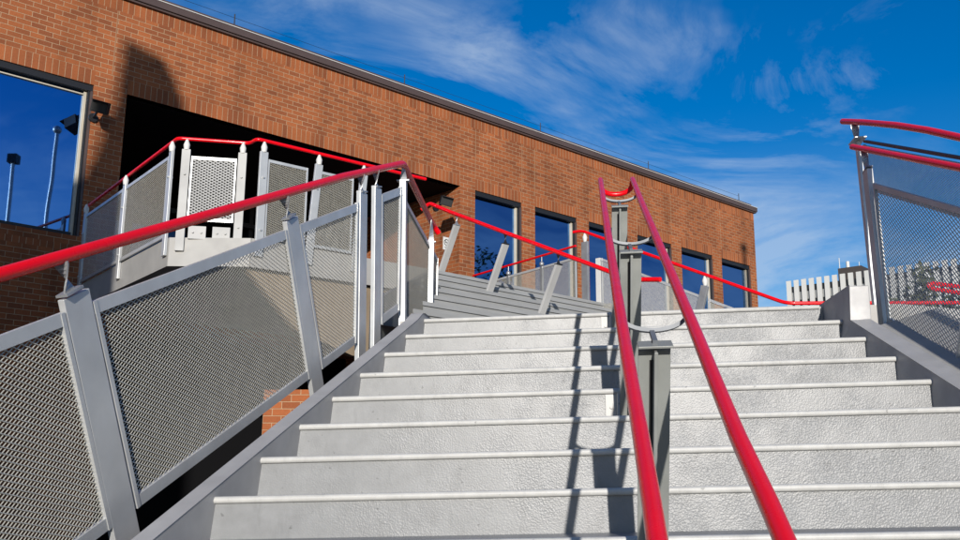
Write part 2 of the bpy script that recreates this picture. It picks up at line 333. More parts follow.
# stringers
for side in (-1, 1):
    m = MB(TL); th = .085 if side < 0 else .125
    if side < 0:
        k0 = -8.2; P = []
        def X(k): return xl(k)
        pr = [(k0, -1.2), (k0, .035), (6.75, .035)]
        inner = []
        y0 = D7+k0*T; y1 = D7+6.85*T; y2 = D7+7*T+.10
        prof = [(y0, G0), (y0, nz_(y0)+.04), (y1-.12, nz_(y1-.12)+.04), (y1, nz_(y1)+.055), (y1+.06, LAND+.035), (y2+.3, LAND+.035), (y2+.3, LAND-.3), (y1+.3, LAND-.42), (y0+1.3, G0)]
    else:
        k0 = -8.2; y0 = D7+k0*T; y1 = 6.405
        prof = [(y0, G0), (y0, nz_(y0)+.03), (y1, nz_(y1)+.045), (y1, LAND+.012), (y1+3.4, LAND+.012), (y1+3.4, LAND-.3), (y1+.5, LAND-.5), (y0+1.3, G0)]
    n = len(prof)
    def xx(y, o):
        k = (y-D7)/T
        if side < 0: return xl(min(k, 7.3))-o
        return xr(min(k, 7))+o
    vs = [(xx(y, 0), y, z) for y, z in prof]+[(xx(y, th), y, z) for y, z in prof]
    # side plates as fans of quads (profile is not convex)
    tri = []
    import mathutils
    tess = mathutils.geometry.tessellate_polygon([[Vector((p[0], p[1], 0)) for p in prof]])
    m.mesh(vs, [tuple(tr) for tr in tess]+[tuple(i+n for i in tr) for tr in tess]+[(i, (i+1) % n, (i+1) % n+n, i+n) for i in range(n)])
    m.build('stringer', M_STRG, st, bevel=.006)
# outer ledge plate beside the right stringer
m = MB(TL); ya, yb = 4.0, 6.35
m.prism([(2.06, ya, nz_(ya)+.02), (2.45, ya, nz_(ya)+.12), (2.35, yb, nz_(yb)+.12), (1.985, yb, nz_(yb)+.02)], (0, 0, -.02))
m.build('side_ledge', M_FASC, st)
# landing deck
m = MB(TL)
zt = LAND-.006
m.prism([(-1.18, D7+7*T+.05, zt), (2.35, D7+7*T+.05, zt), (6.5, 9.5, zt), (6.5, 15.2, zt), (-.9, 7.35, zt), (-1.18, 7.35, zt)], (0, 0, -.22))
m.build('landing_deck', M_CONC, st)

# ------------------------------------------------------------------ upper staircase and terrace
TF = 2.40; S1 = 9.95; NT = 8.36
def S0f(c): return (.733*c-1.42)/.68
S0 = S0f(NT)
T2 = .367; R2 = (TF-(LAND+.02))/7
us = thing('upper_staircase', tuple(Bv*8+Nv*7.3+np.array([0, 0, LAND])), 'short upper flight of grey steps rising from the landing to the building terrace', 'staircase')
for j in range(7):
    c = NT-j*T2; z = TF-j*R2; m = MB()
    c1 = NT-j*T2+T2+.03
    def pt(s, c, z): return Bv*(s if s == S1 else S0f(c))+Nv*c+np.array([0, 0, z])
    m.hexa([pt(S0, c+.018, z-R2), pt(S1, c+.018, z-R2), pt(S1, c+.035, z-R2), pt(S0, c+.035, z-R2), pt(S0, c+.018, z-.006), pt(S1, c+.018, z-.006), pt(S1, c+.035, z-.006), pt(S0, c+.035, z-.006)])
    m.hexa([pt(S0, c+.052, z-.02), pt(S1, c+.052, z-.02), pt(S1, c1, z-.02), pt(S0, c1, z-.02), pt(S0, c+.052, z-.002), pt(S1, c+.052, z-.002), pt(S1, c1, z-.002), pt(S0, c1, z-.002)])
    s = m.build('step', M_UP, us)
    m = MB(); m.hexa([pt(S0, c, z-.036), pt(S1, c, z-.036), pt(S1, c+.05, z-.036), pt(S0, c+.05, z-.036), pt(S0, c, z), pt(S1, c, z), pt(S1, c+.05, z), pt(S0, c+.05, z)])
    m.build('nosing', M_UP, s)
for s_ in (S1+.01,):
    m = MB(); ca, cb = NT-6*T2-.1, NT+.05
    def pt(s, c, z): return Bv*s+Nv*c+np.array([0, 0, z])
    m.prism([pt(s_, ca, LAND-.3), pt(s_, ca, LAND+R2+.03), pt(s_, cb, TF+.03), pt(s_, cb, LAND-.3)], Bv*.06)
    m.build('stringer', M_FASC, us)
m = MB(); ca, cb = NT-6*T2-.1, NT-.02
P_ = [Bv*S0f(c)+Nv*c+np.array([-.004, 0, z]) for c, z in ((ca, LAND-.3), (ca, LAND+R2+.02), (cb, TF+.0), (cb, LAND-.3))]
m.prism(P_, (-.05, 0, 0)); m.build('stringer', M_FASC, us)

# balcony outline (terrace edge) from the facade round to the stairs
A_ = np.array([-5.95, 11.52, 0]); B_ = np.array([-3.87, 9.22, 0]); C_ = np.array([-3.18, 9.40, 0]); D_ = np.array([-3.07, 9.29, 0]); E_ = Bv*S0+Nv*(NT+.05); F_ = Bv*(S1+.08)+Nv*(NT+.05)
ter = thing('terrace', tuple(Bv*7.5+Nv*10+np.array([0, 0, G0])), 'raised concrete entrance terrace with pale fascia in front of the dark recess', 'terrace')
m = MB(); top = [A_, B_, (B_+C_)/2+np.array([.12, -.16, 0])*0, C_+np.array([.05, -.05, 0]), D_, E_, F_, Wp(S1+.08, 0, .02)*np.array([1, 1, 0]), Wp(4.3, 0, .02)*np.array([1, 1, 0])]
top = [A_, B_, D_, E_, F_, Wp(S1+.08, 0, .02)*np.array([1, 1, 0]), Wp(4.3, 0, .02)*np.array([1, 1, 0])]
m.prism([p+np.array([0, 0, TF-.26]) for p in top], (0, 0, .25)); m.build('deck', M_CONC, ter)
m = MB()
for a, b in ((A_, B_), (B_, D_), (D_, E_)):
    d = unit(b-a); o = np.cross(d, (0, 0, 1.))*.012; z1, z0 = TF+.01, TF-.28
    m.hexa([a+(0, 0, z0), b+(0, 0, z0), b+o+(0, 0, z0), a+o+(0, 0, z0), a+(0, 0, z1), b+(0, 0, z1), b+o+(0, 0, z1), a+o+(0, 0, z1)])
m.build('fascia', M_FASC, ter)
def uvbox(m, x0, x1, y0, y1, z0, z1):
    for P, u in (([(x0, y0), (x1, y0)], 0), ([(x1, y0), (x1, y1)], 1), ([(x1, y1), (x0, y1)], 0), ([(x0, y1), (x0, y0)], 1)):
        (ax, ay), (bx, by) = P; L = sqrt((bx-ax)**2+(by-ay)**2)
        m.face([(ax, ay, z0), (bx, by, z0), (bx, by, z1), (ax, ay, z1)], [(0, z0), (L, z0), (L, z1), (0, z1)])
    m.face([(x0, y0, z1), (x1, y0, z1), (x1, y1, z1), (x0, y1, z1)], [(0, 0), (x1-x0, 0), (x1-x0, y1-y0), (0, y1-y0)])
m = MB(); q = E_-D_; dd_ = unit(q); nn_ = np.array([-dd_[1], dd_[0], 0])
m.prism([D_+dd_*t_+nn_*.06+(0, 0, z_) for t_, z_ in ((0, 2.115), (.58, 1.56), (1.24, 1.36), (2.1, 1.30), (2.1, 2.115))], nn_*.10); m.build('side_plate', mat('tan concrete', (.22, .17, .115), .85, var=.15, bump=.3), ter)
m = MB(); uvbox(m, -2.90, -2.28, 9.44, 9.9, G0, .93); m.build('brick_pier', M_BR, ter)

# ------------------------------------------------------------------ brick building
ZT = 6.45
bd = thing('brick_building', tuple(Wp(8, G0)), 'long orange brick building with dark recessed entrance, soldier courses and brown roof edge', 'building')
wins = [(1.35, 4.40, 3.07, 5.11)]+[(11.1+1.49*k, 12.25+1.49*k, 2.95, 5.11) for k in range(6)]
rec = (4.84, 10.75, TF, 5.11); under = (4.9, 9.2, G0, 2.05)
SE = 19.95; SW = -9.0
sc = sorted({SW, SE, 4.84, 10.75, 4.9, 9.2, *[v for a in wins for v in a[:2]]})
zc = sorted({G0, 2.05, TF, 2.95, 3.07, 5.11, 5.313, 2.867, 6.247, ZT})
m = MB()
def uvq(m, P, uv, mi=0): m.face(P, uv, mi)
for i in range(len(sc)-1):
    for j in range(len(zc)-1):
        s0, s1, z0, z1 = sc[i], sc[i+1], zc[j], zc[j+1]; cs, cz = (s0+s1)/2, (z0+z1)/2
        if any(a < cs < b and c < cz < d for a, b, c, d in wins+[rec, under]): continue
        sol = (z0 >= 6.24) or (abs(z0-5.11) < .01 and any(a < cs < b for a, b, c, d in wins+[rec])) or (abs(z0-2.867) < .01 and wins[0][0] < cs < wins[0][1])
        zz0 = -.3 if sol else z0-5.11; zz1 = zz0+z1-z0; uvq(m, [Wp(s0, z0), Wp(s1, z0), Wp(s1, z1), Wp(s0, z1)], [(s0, zz0), (s1, zz0), (s1, zz1), (s0, zz1)], 1 if sol else 0)
# right-hand return, back and roof
L = 14
P = [Wp(SE, G0), Wp(SE, G0, -L), Wp(SE, ZT, -L), Wp(SE, ZT)]; uvq(m, P, [(0, G0-5.11), (L, G0-5.11), (L, ZT-5.11), (0, ZT-5.11)])
uvq(m, [Wp(SW, G0, -L), Wp(SW, G0), Wp(SW, ZT), Wp(SW, ZT, -L)], [(0, G0), (L, G0), (L, ZT), (0, ZT)])
uvq(m, [Wp(SE, G0, -L), Wp(SW, G0, -L), Wp(SW, ZT, -L), Wp(SE, ZT, -L)], [(0, G0), (29, G0), (29, ZT), (0, ZT)])
# recess side cheeks and brick reveals of openings
for s_, d in ((4.84, 3.2), (10.75, 3.2)):
    uvq(m, [Wp(s_, TF), Wp(s_, TF, -d), Wp(s_, 5.11, -d), Wp(s_, 5.11)], [(0, TF-5.11), (d, TF-5.11), (d, 0), (0, 0)])
for a, b, c, d in wins+[under]:
    dp = .16 if c > 0 else 1.0
    for s_ in (a, b): uvq(m, [Wp(s_, c), Wp(s_, c, -dp), Wp(s_, d, -dp), Wp(s_, d)], [(0, c-5.11), (dp, c-5.11), (dp, d-5.11), (0, d-5.11)])
    uvq(m, [Wp(a, d), Wp(b, d), Wp(b, d, -dp), Wp(a, d, -dp)], [(a, 0), (b, 0), (b, dp), (a, dp)], 1)
    if c > 0: uvq(m, [Wp(a, c), Wp(b, c), Wp(b, c, -dp), Wp(a, c, -dp)], [(a, 0), (b, 0), (b, dp), (a, dp)], 1)
m.build('wall', [M_BR, M_SO], bd)
m = MB(); m.face([Wp(SW, ZT-.02), Wp(SE, ZT-.02), Wp(SE, ZT-.02, -L), Wp(SW, ZT-.02, -L)]); m.build('roof', M_CONC, bd)
def fbox(m, s0, s1, z0, z1, d0, d1, mi=0):     # box on the facade: distances d in front
    m.hexa([Wp(s0, z0, d1), Wp(s1, z0, d1), Wp(s1, z0, d0), Wp(s0, z0, d0), Wp(s0, z1, d1), Wp(s1, z1, d1), Wp(s1, z1, d0), Wp(s0, z1, d0)], mi)
m = MB(); fbox(m, SW, SE+.07, ZT+.002, ZT+.098, -.25, .07); fbox(m, SW, SE+.055, ZT-.028, ZT, -.2, .045); fbox(m, SE-.2, SE+.07, ZT+.002, ZT+.098, -L, -.252)
cp = m.build('roof_edge', M_BROWN, bd)
m = MB(); fbox(m, SW, SE+.075, ZT+.100, ZT+.110, -.25, .078); m.build('flashing', M_WHITE, cp)
m = MB(); fbox(m, SW, SE-.15, ZT+.112, ZT+.150, -.3, .05); m.build('upstand', M_BROWN, cp)
m = MB()
for s_ in (6.4, 12.9, 19.6, 3.0, 9.6, 16.2):
    m.tube([Wp(s_, ZT+.15, -.15), Wp(s_, ZT+.42, -.15)], .009, 6)
m.tube([Wp(-3, ZT+.36, -.15), Wp(19.6, ZT+.36, -.15)], .0028, 5)
m.build('lightning_rod', M_DARK, bd)
M_SEAL = mat('pale sealant', (.30, .17, .09), .8)
for s_ in (4.62, 11.1, 12.25, 12.59, 13.74, 15.57, 16.72, 18.55):
    m = MB(); fbox(m, s_-.006, s_+.006, 5.32, 6.24, -.003, .002); m.build('control_joint', M_SEAL, bd)
# recess interior
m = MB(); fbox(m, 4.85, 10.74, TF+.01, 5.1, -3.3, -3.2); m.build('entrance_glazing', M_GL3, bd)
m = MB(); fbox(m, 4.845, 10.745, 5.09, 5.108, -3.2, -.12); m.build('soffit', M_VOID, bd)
m = MB()
for s_ in (5.2, 6.3, 7.4, 8.5, 9.6, 10.5): fbox(m, s_-.04, s_+.04, TF+.01, 5.08, -3.19, -3.1)
fbox(m, 4.86, 10.73, 4.5, 4.58, -3.09, -3.0)
m.build('mullion', M_DARK, bd)
m = MB(); fbox(m, 4.9, 9.2, G0, 2.05, -1.1, -1.0); m.build('undercroft_shade', M_VOID, bd)  # near-black slab across the opening, painting in the shade of a deep undercroft
for i, (a, b, c, d) in enumerate(wins):
    big = i == 0; fr = MB(); h = .085
    fbox(fr, a+.003, b-.003, d-h, d-.003, -.14, -.02); fbox(fr, a+.003, a+.04, c+.003, d-h-.002, -.14, -.05); fbox(fr, a+.042, b-.10, c+.003, c+.045, -.14, -.03)
    fo = fr.build('window', M_DARK, bd)
    j = MB(); fbox(j, b-.095, b-.062, c+.003, d-h-.004, -.14, -.07); j.build('jamb', M_CREAM, fo)
    j = MB(); fbox(j, b-.060, b-.034, c+.003, d-h-.004, -.14, -.03); j.build('gasket', M_DARK, fo)
    k_ = MB(); fbox(k_, b-.032, b-.003, c+.003, d-h-.004, -.14, -.008); k_.build('edge_trim', M_BROWN, fo)
    p = MB(); fbox(p, a+.043, b-.1, c+.05, d-h-.004, -.12, -.11); p.build('pane', M_GL1 if big else M_GL2, fo)
    if big:
        j = MB(); fbox(j, a+.043, b-.1, d-h-.05, d-h-.035, -.105, -.08); j.build('glazing_bead', M_CREAM, fo)

# ------------------------------------------------------------------ railings
def rail_xy_left(Y): return -1.21-.17*(7.117-Y)
def lg(Y, h): return np.array([rail_xy_left(Y), Y, nz_(Y)+h])
LEAN = SL*.98
gl = thing('guard_railing', (-1.6, 4.5, nz_(4.5)), 'silver mesh guard railing with red handrail climbing the left side of the main stairs', 'railing')
def flat_post(parent, a, b, wid, thick, wdir, m_=None, name='post'):
    m = MB(TL if parent in tilted else 0.); m.bar(a, b, wdir, wid, thick); return m.build(name, m_ or M_STEEL, parent, bevel=.003)
tilted = [gl]
gdir = unit(lg(6, 0)-lg(5, 0)); gh = unit(np.array([gdir[0], gdir[1], 0]))
LP = []
for Yt in (-.04, 1.70, 3.50, 5.27):
    ht, hb = 1.04, -.10; Yb = Yt+(ht-hb)*SL/(1)*.42/.4336
    a = lg(Yt, ht); b = lg(Yb, hb-.02); LP.append((Yt, Yb, ht, hb))
    m = MB(TL); m.bar(b, a, gdir, .158, .028)
    p = m.build('post', M_STEEL, gl, bevel=.003)
    br = MB(TL); top = a-np.array([0, 0, .0]); rp = lg(Yt-.09, 1.2-.018)
    twist_bracket(br, a+(0, -.03, 0), rp, .055, gh); br.build('bracket', M_GALV, p)
for Yt, Yb in ((6.33, 6.40), (6.60, 6.67)):
    m = MB(TL); a = lg(Yt, 1.05); b = lg(Yb, -.12); m.bar(b, a, gh, .13, .03); p = m.build('post', M_STEEL, gl, bevel=.003)
    br = MB(TL); twist_bracket(br, a, lg(Yt-.03, 1.18), .05, gh); br.build('bracket', M_GALV, p)
cor = np.array([-1.205, 7.17, 0])
m = MB(TL); m.bar(cor+(0.01, .07, LAND-.04), cor+(0, 0, LAND+1.10), (0, 1, 0), .07, .05); p = m.build('post', M_STEEL, gl, bevel=.003)
br = MB(TL); twist_bracket(br, cor+(0, -.0, LAND+1.10), cor+(0, 0, 1.19+LAND+.04), .05, (1, 0, 0)); br.build('bracket', M_GALV, p)
# landing posts
for Y, h in ((8.70, .95),):
    m = MB(TL); a = np.array([-1.19, Y, LAND-.02]); m.bar(a, a+(0, 0, 1.02), (1, 0, 0), .055, .04); p = m.build('post', M_STEEL, gl, bevel=.003)
    br = MB(TL); twist_bracket(br, a+(0, 0, 1.02), a+(0, 0, 1.23), .045, (1, 0, 0)); br.build('bracket', M_GALV, p)
# handrail
m = MB(TL); path = [lg(Y, 1.2) for Y in (-.4, 1, 2.5, 4.5, 6.0)]+[np.array([-1.205, 7.13, LAND+1.2+.03]), np.array([-1.208, 7.9, LAND+1.23]), np.array([-1.21, 8.80, LAND+1.23])]
ex = [np.array([-1.20, 8.93, LAND+1.22]), np.array([-1.16, 8.98, LAND+1.16])]
m.tube(smooth_path(path+ex, .05), .026, 32); hr = m.build('handrail', M_RED, gl)
# panels between posts
def gpanel(parent, corners, e1, fw=.05, ft=.022, tilt=TL, pitch=(.040, .021), name='mesh_panel', strand=(.0038, .004), e2=(0, 0, 1), frame_sides=(1, 1, 1, 1)):
    c = [np.array(q, float) for q in corners]           # bottom-left, bottom-right, top-right, top-left
    nrm = unit(np.cross(c[1]-c[0], c[3]-c[0])); m = MB(tilt); mesh_panel(m, c, e1, e2, pitch[0], pitch[1], *strand)
    pn = m.build(name, M_MESH, parent); f = MB(tilt); cen = sum(c)/4
    for i in range(4):
        if not frame_sides[i]: continue
        a, b = c[i], c[(i+1) % 4]; inn = np.cross(nrm, unit(b-a)); inn = inn*(1 if inn@(cen-a) > 0 else -1)
        ww = fw if i in (0, 2) else fw*.45
        sh = .003*(i % 2)
        f.bar(a+inn*ww/2+nrm*sh, b+inn*ww/2+nrm*sh, inn, ww, ft)
    f.build('frame', M_STEEL, pn); return pn
def lq(Ya, Yb, h): return lg(Ya, h), lg(Yb, h)
for i in range(3):
    ya, yb = LP[i][0], LP[i+1][0]
    sh = lambda Y, h: Y+(1.04-h)*.42
    c = [lg(sh(ya, .03)+.079, .03), lg(sh(yb, .03)-.079, .03), lg(sh(yb, .985)-.079, .985), lg(sh(ya, .985)+.079, .985)]
    gpanel(gl, c, gdir)
c = [lg(sh(LP[3][0], .03)+.079, .03), lg(6.30, .03), lg(6.25, .985), lg(sh(LP[3][0], .985)+.079, .985)]; gpanel(gl, c, gdir)
c = [lg(6.75, .03), lg(7.12, .03), lg(7.10, .985), lg(6.68, .985)]; gpanel(gl, c, gdir, fw=.055)
xL = -1.2
for ya, yb in ((7.26, 8.63), (8.77, 9.2)):
    gpanel(gl, [(xL, ya, LAND+.06), (xL, yb, LAND+.06), (xL, yb, LAND+.97), (xL, ya, LAND+.97)], (0, 1, 0), fw=.035)

# centre double handrail
RLX = [(.0, .085), (1.0, .128), (1.8, .160), (2.3, .172), (3.06, .187), (4.65, .227), (6.2, .268), (7.42, .302)]
RRX = [(.0, .30), (1.0, .345), (1.8, .376), (2.3, .382), (3.08, .410), (4.63, .457), (6.2, .505), (7.36, .545)]
HC = .935
ch = thing('centre_handrail', (.3, 3.6, nz_(3.6)), 'pair of parallel red handrails on grey tee posts running up the middle of the stairs', 'handrail')
def rl(tab, Y): return np.interp(Y, [a for a, b in tab], [b for a, b in tab])
for tab in (RLX, RRX):
    ys = [p[0] for p in tab]; ys = list(np.linspace(ys[0], ys[-1], 24))
    m = MB(TL); m.tube([(rl(tab, y), y, nz_(y)+HC) for y in ys], .0195, 32); hb = m.build('handrail', M_RED, ch)
    m = MB(TL)
    for y0_, y1_ in zip(ys[:-1], ys[1:]): m.bar((rl(tab, y0_), y0_, nz_(y0_)+HC-.024), (rl(tab, y1_), y1_+.001, nz_(y1_)+HC-.024), (1, 0, 0), .022, .008)
    m.build('flat_bar', M_GALV, hb)
m = MB(TL); ye = 7.36; xa, xb = rl(RLX, ye), rl(RRX, ye); pth = []
for i in range(15):
    an = pi*i/14; pth.append(((xa+xb)/2-(xb-xa)/2*cos(an)*.99, ye+.02+.05*sin(an), nz_(ye)+HC-.01-.085*sin(an)**.6))
m.tube(pth, .0195, 16); m.build('end_loop', M_RED, ch)
for Yh in (3.25, 4.86, 6.48, 1.63):
    xc = (rl(RLX, Yh)+rl(RRX, Yh))/2-.006; hh = .852; zz = nz_(Yh)+hh
    d = unit([0, .40, -.92]); Lp = .97; top = np.array([xc, Yh, zz]); bot = top+d*Lp; fr = np.array([0, -.92, -.40])
    m = MB(TL)
    m.bar(bot, top, (1, 0, 0), .105, .008)
    m.obox(top+np.array([0, -.022, 0])+d*.004, (1, 0, 0), fr, d, .056, .036, .004)
    # slotted front web
    m.bar(bot+fr*.036, top+fr*.036+d*.009, (1, 0, 0), .009, .056)
    m.bar(bot+fr*.068, top+fr*.068+d*.009, (1, 0, 0), .012, .006)
    p = m.build('post', M_POST, ch, bevel=.0012)
    m = MB(TL); q0 = np.array([-.011, -.006, -.003]); m.bar(bot+q0, top+q0+d*.05, (1, 0, 0), .010, .003); m.build('slot', M_BLACK, p)
    # cradle: a curved flat bar under the two rails and its stem
    m = MB(TL); yc = Yh+.09; x0, x1 = rl(RLX, yc), rl(RRX, yc); zr = nz_(yc)+HC; pts = []
    for i in range(17):
        an = pi*i/16; pts.append(np.array([(x0+x1)/2-(x1-x0)/2*cos(an), yc, zr-.006-.056*sin(an)]))
    vs = []
    for i, q in enumerate(pts):
        t_ = unit(pts[min(i+1, 16)]-pts[max(i-1, 0)]); n_ = np.cross(t_, (0, 1., 0)); vs += [q+sy*np.array([0, .017, 0])+sn*n_*.0065 for sy, sn in ((-1, -1), (1, -1), (1, 1), (-1, 1))]
    m.mesh(vs, [(i*4+k, i*4+(k+1) % 4, i*4+4+(k+1) % 4, i*4+4+k) for i in range(16) for k in range(4)]+[(3, 2, 1, 0), (64, 65, 66, 67)])
    m.bar(top+np.array([0, -.03, .002]), np.array([xc, yc, zr-.064]), (1, 0, 0), .016, .016)
    m.build('cradle', M_CRAD, p)
    # bolted foot plate on the riser behind
    kf = round((bot[1]-D7)/T+.15); yr = D7+kf*T+.021; zf = Z7+kf*RI
    m = MB(TL); m.hexa([(xc-.118, yr-.010, zf-.155), (xc-.052, yr-.010, zf-.155), (xc-.052, yr, zf-.155), (xc-.118, yr, zf-.155), (xc-.118, yr-.010, zf-.032), (xc-.052, yr-.010, zf-.032), (xc-.052, yr, zf-.032), (xc-.118, yr, zf-.032)])
    m.box(xc-.058, xc-.048, yr-.09, yr-.011, zf-.155, zf-.032)
    m.tube([(xc-.087, yr-.010, zf-.10), (xc-.087, yr-.020, zf-.10)], .010, 8)
    m.build('foot_plate', M_NOSE, p)

# right-hand guards
KN = 1.07
def rg(Y, h, off=0.):
    q = np.array([1.93+.06*(6.42-Y), Y, nz_(Y)+h+TL*1.93])*KN; q[2] -= TL*q[0]; q[0] += off; return q
gr = thing('guard_railing', (2.0, 5.5, nz_(5.5)), 'mesh guard railing beside the right edge of the stairs, with the lower red rail', 'railing'); tilted.append(gr)
rd = unit(rg(5, 0)-rg(6, 0))
m = MB(TL); a = rg(6.20, 1.06); b = rg(6.13, -.02); m.bar(b, a, rd*np.array([1, 1, 0]), .085, .04); p = m.build('post', M_STEEL, gr, bevel=.003)
br = MB(TL); twist_bracket(br, a, rg(6.24, 1.185), .05, (0, 1, 0)); br.build('bracket', M_GALV, p)
m = MB(TL); m.obox(rg(6.02, .075, .02), (1, 0, 0), (0, 1, SL), (0, -SL, 1), .012, .13, .05); m.tube([rg(6.06, .09, -.03), rg(6.06, .09, .06)], .011, 8); m.tube([rg(5.96, .09, -.03), rg(5.96, .09, .06)], .011, 8); m.build('base_plate', M_FASC, p)
for Yt in (4.72, 2.98):
    m = MB(TL); a = rg(Yt, 1.04); b = rg(Yt+.46, -.06); m.bar(b, a, rd, .15, .03); p = m.build('post', M_STEEL, gr, bevel=.003)
    br = MB(TL); twist_bracket(br, a, rg(Yt-.05, 1.185), .05, (0, 1, 0)); br.build('bracket', M_GALV, p)
m = MB(TL); m.tube([rg(Y, 1.2) for Y in (6.43, 6.0, 5.0, 3.5, 1.5)], .021, 28); m.build('handrail', M_RED, gr)
gpanel(gr, [rg(6.05, .12), rg(5.21, .12), rg(4.84, .985), rg(6.10, .985)], rd, fw=.032, pitch=(.054, .028), strand=(.0058, .005))
gpanel(gr, [rg(5.02, .12), rg(3.47, .12), rg(3.10, .985), rg(4.64, .985)], rd, fw=.032)
gf = thing('guard_railing', (2.3, 6.3, nz_(6.3)), 'outer right mesh guard railing with the highest curved red handrail against the sky', 'railing'); tilted.append(gf)
KF = 1.17
def fg(Y, h):                                        # a second guard about a foot and a half further out
    X = 1.93+.06*(6.42-Y/KF); return np.array([X*KF, Y, nz_(Y/KF)*KF+(h-0)*1.0*KF-(KF-1)*0])
def fgp(Yn, h): q = np.array([1.93+.06*(6.42-Yn), Yn, nz_(Yn)+h+TL*(1.93)]); q = q*KF; q[2] -= TL*q[0]; return q
m = MB(TL); m.tube([fgp(y, h) for y, h in ((6.57, 1.372), (6.2, 1.384), (5.7, 1.39), (5.3, 1.382), (4.9, 1.362), (4.4, 1.33), (3.0, 1.25))], .0235, 28); m.build('handrail', M_RED, gf)
m = MB(TL); a = fgp(6.33, 1.25); b = fgp(6.24, .02); m.bar(b, a, (0, 1, 0), .06, .03); m.obox(a, (1, 0, 0), (0, 1, 0), (0, 0, 1), .045, .09, .006); p = m.build('post', M_STEEL, gf, bevel=.003)
for Y_ in (4.5, 3.0):
    m = MB(TL); m.bar(fgp(Y_, -.2), fgp(Y_, 1.25), (0, 1, 0), .06, .03); p2_ = m.build('post', M_STEEL, gf, bevel=.003)
br = MB(TL); twist_bracket(br, a, fgp(6.36, 1.36), .06, (0, 1, 0), tab=False); br.build('bracket', M_GALV, p)
gpanel(gf, [fgp(6.2, .93), fgp(4.6, .93), fgp(4.6, 1.228), fgp(6.22, 1.228)], rd, fw=.03, pitch=(.033, .0155))
m = MB(TL); m.bar(fgp(6.2, 1.255), fgp(4.6, 1.255), (0, 0, 1), .020, .03); m.build('top_bar', M_BROWN, gf)

# balcony railing round the terrace edge
ZR = 3.45
def rp(p, z): return np.array([p[0], p[1], z])
bal = thing('balcony_railing', (-3.5, 9.4, TF), 'mesh balcony railing with thin red rail and bright white centre panel round the terrace corner', 'railing')
def inset(p, d): return p
Bb = B_; Cc = C_; Dd = D_
rail = [rp(A_+(.0, .0, 0), ZR-.03)*1.0, rp(Bb, ZR), rp(Cc, ZR-.005), rp(Dd, ZR), rp(E_-unit(E_-D_)*.12, ZR)]
m = MB(); m.tube(smooth_path(rail, .05), .019, 12); m.build('handrail', M_RED, bal)
def bpost(base, wdir, lean=(0, 0, 0), mt=None, wd=.085, zb=TF-.17, br_=True, th=.03, ztop=None):
    zt = ztop or ZR-.13
    a = rp(base, zb); b = rp(base, zt)+np.array(lean); m = MB(); m.bar(a, b, wdir, wd, th)
    side = unit(np.cross(np.array(wdir, float), (0, 0, 1.)))
    for z in (.25, .75):
        q = a+(b-a)*z; m.tube([q-side*.03, q+side*.03], .012, 6)
    p = m.build('post', mt or M_STEEL, bal, bevel=.003)
    k = MB(); k.tube([b+np.array([0, 0, -.005]), b+np.array([0, 0, .05]), b+np.array([0, 0, .105])], [.026, .033, .012], 10); k.build('finial', M_WHITE, p)
    return p
dAB = unit(B_-A_); dBC = unit(C_-B_); dDE = unit(E_-D_)
LAB = np.linalg.norm(B_-A_); LDE = np.linalg.norm(E_-D_)
oAB = np.cross(dAB, (0, 0, 1.))*.03; oDE = np.cross(dDE, (0, 0, 1.))*.03; oBC = np.cross(dBC, (0, 0, 1.))*.05
pa = [.12, LAB*.52, LAB-.06]
for t in pa: bpost(A_+dAB*t+oAB, dAB, wd=.08)
for i in range(2):
    a, b = A_+dAB*(pa[i]+.05)+oAB, A_+dAB*(pa[i+1]-.05)+oAB
    gpanel(bal, [rp(a, TF+.02), rp(b, TF+.02), rp(b, ZR-.17), rp(a, ZR-.17)], dAB, fw=.035, tilt=0, pitch=(.034, .017), strand=(.0034, .003))
LBC = np.linalg.norm(C_-B_)
for t in (.10, LBC-.06): bpost(B_+dBC*t+oBC, dBC, mt=M_ALU, wd=.085, zb=TF-.13)
a, b = B_+dBC*.155+oBC, B_+dBC*(LBC-.115)+oBC
pn = gpanel(bal, [rp(a, TF+.18), rp(b, TF+.18), rp(b, ZR-.20), rp(a, ZR-.20)], dBC, fw=.03, tilt=0, pitch=(.052, .030), strand=(.013, .006))
pn['label'] = 'bright white mesh panel facing the stairs'; pn.data.materials[0] = M_ALU
for t in (.26, LBC-.22):
    m = MB(); c = rp(B_+dBC*t+oBC*1.2, TF+.06); m.obox(c, dBC, oBC, (0, 0, 1), .085, .01, .065)
    for u in (-.04, .04): m.tube([c+dBC*u, c+dBC*u+unit(oBC)*.025], .011, 7)
    m.build('base_plate', M_ALU, bal)
pd = [.07, .62, 1.17]
for i, t in enumerate(pd): bpost(D_+dDE*t+oDE, dDE, lean=(-dDE*.0 if i == 0 else dDE*.08), wd=.085)
for i in range(len(pd)-1):
    a, b = D_+dDE*(pd[i]+.05)+oDE, D_+dDE*(pd[i+1]-.05)+oDE
    gpanel(bal, [rp(a, TF+.02), rp(b, TF+.02), rp(b, ZR-.2), rp(a, ZR-.2)], dDE, fw=.03, tilt=0, pitch=(.034, .017), strand=(.0034, .003))

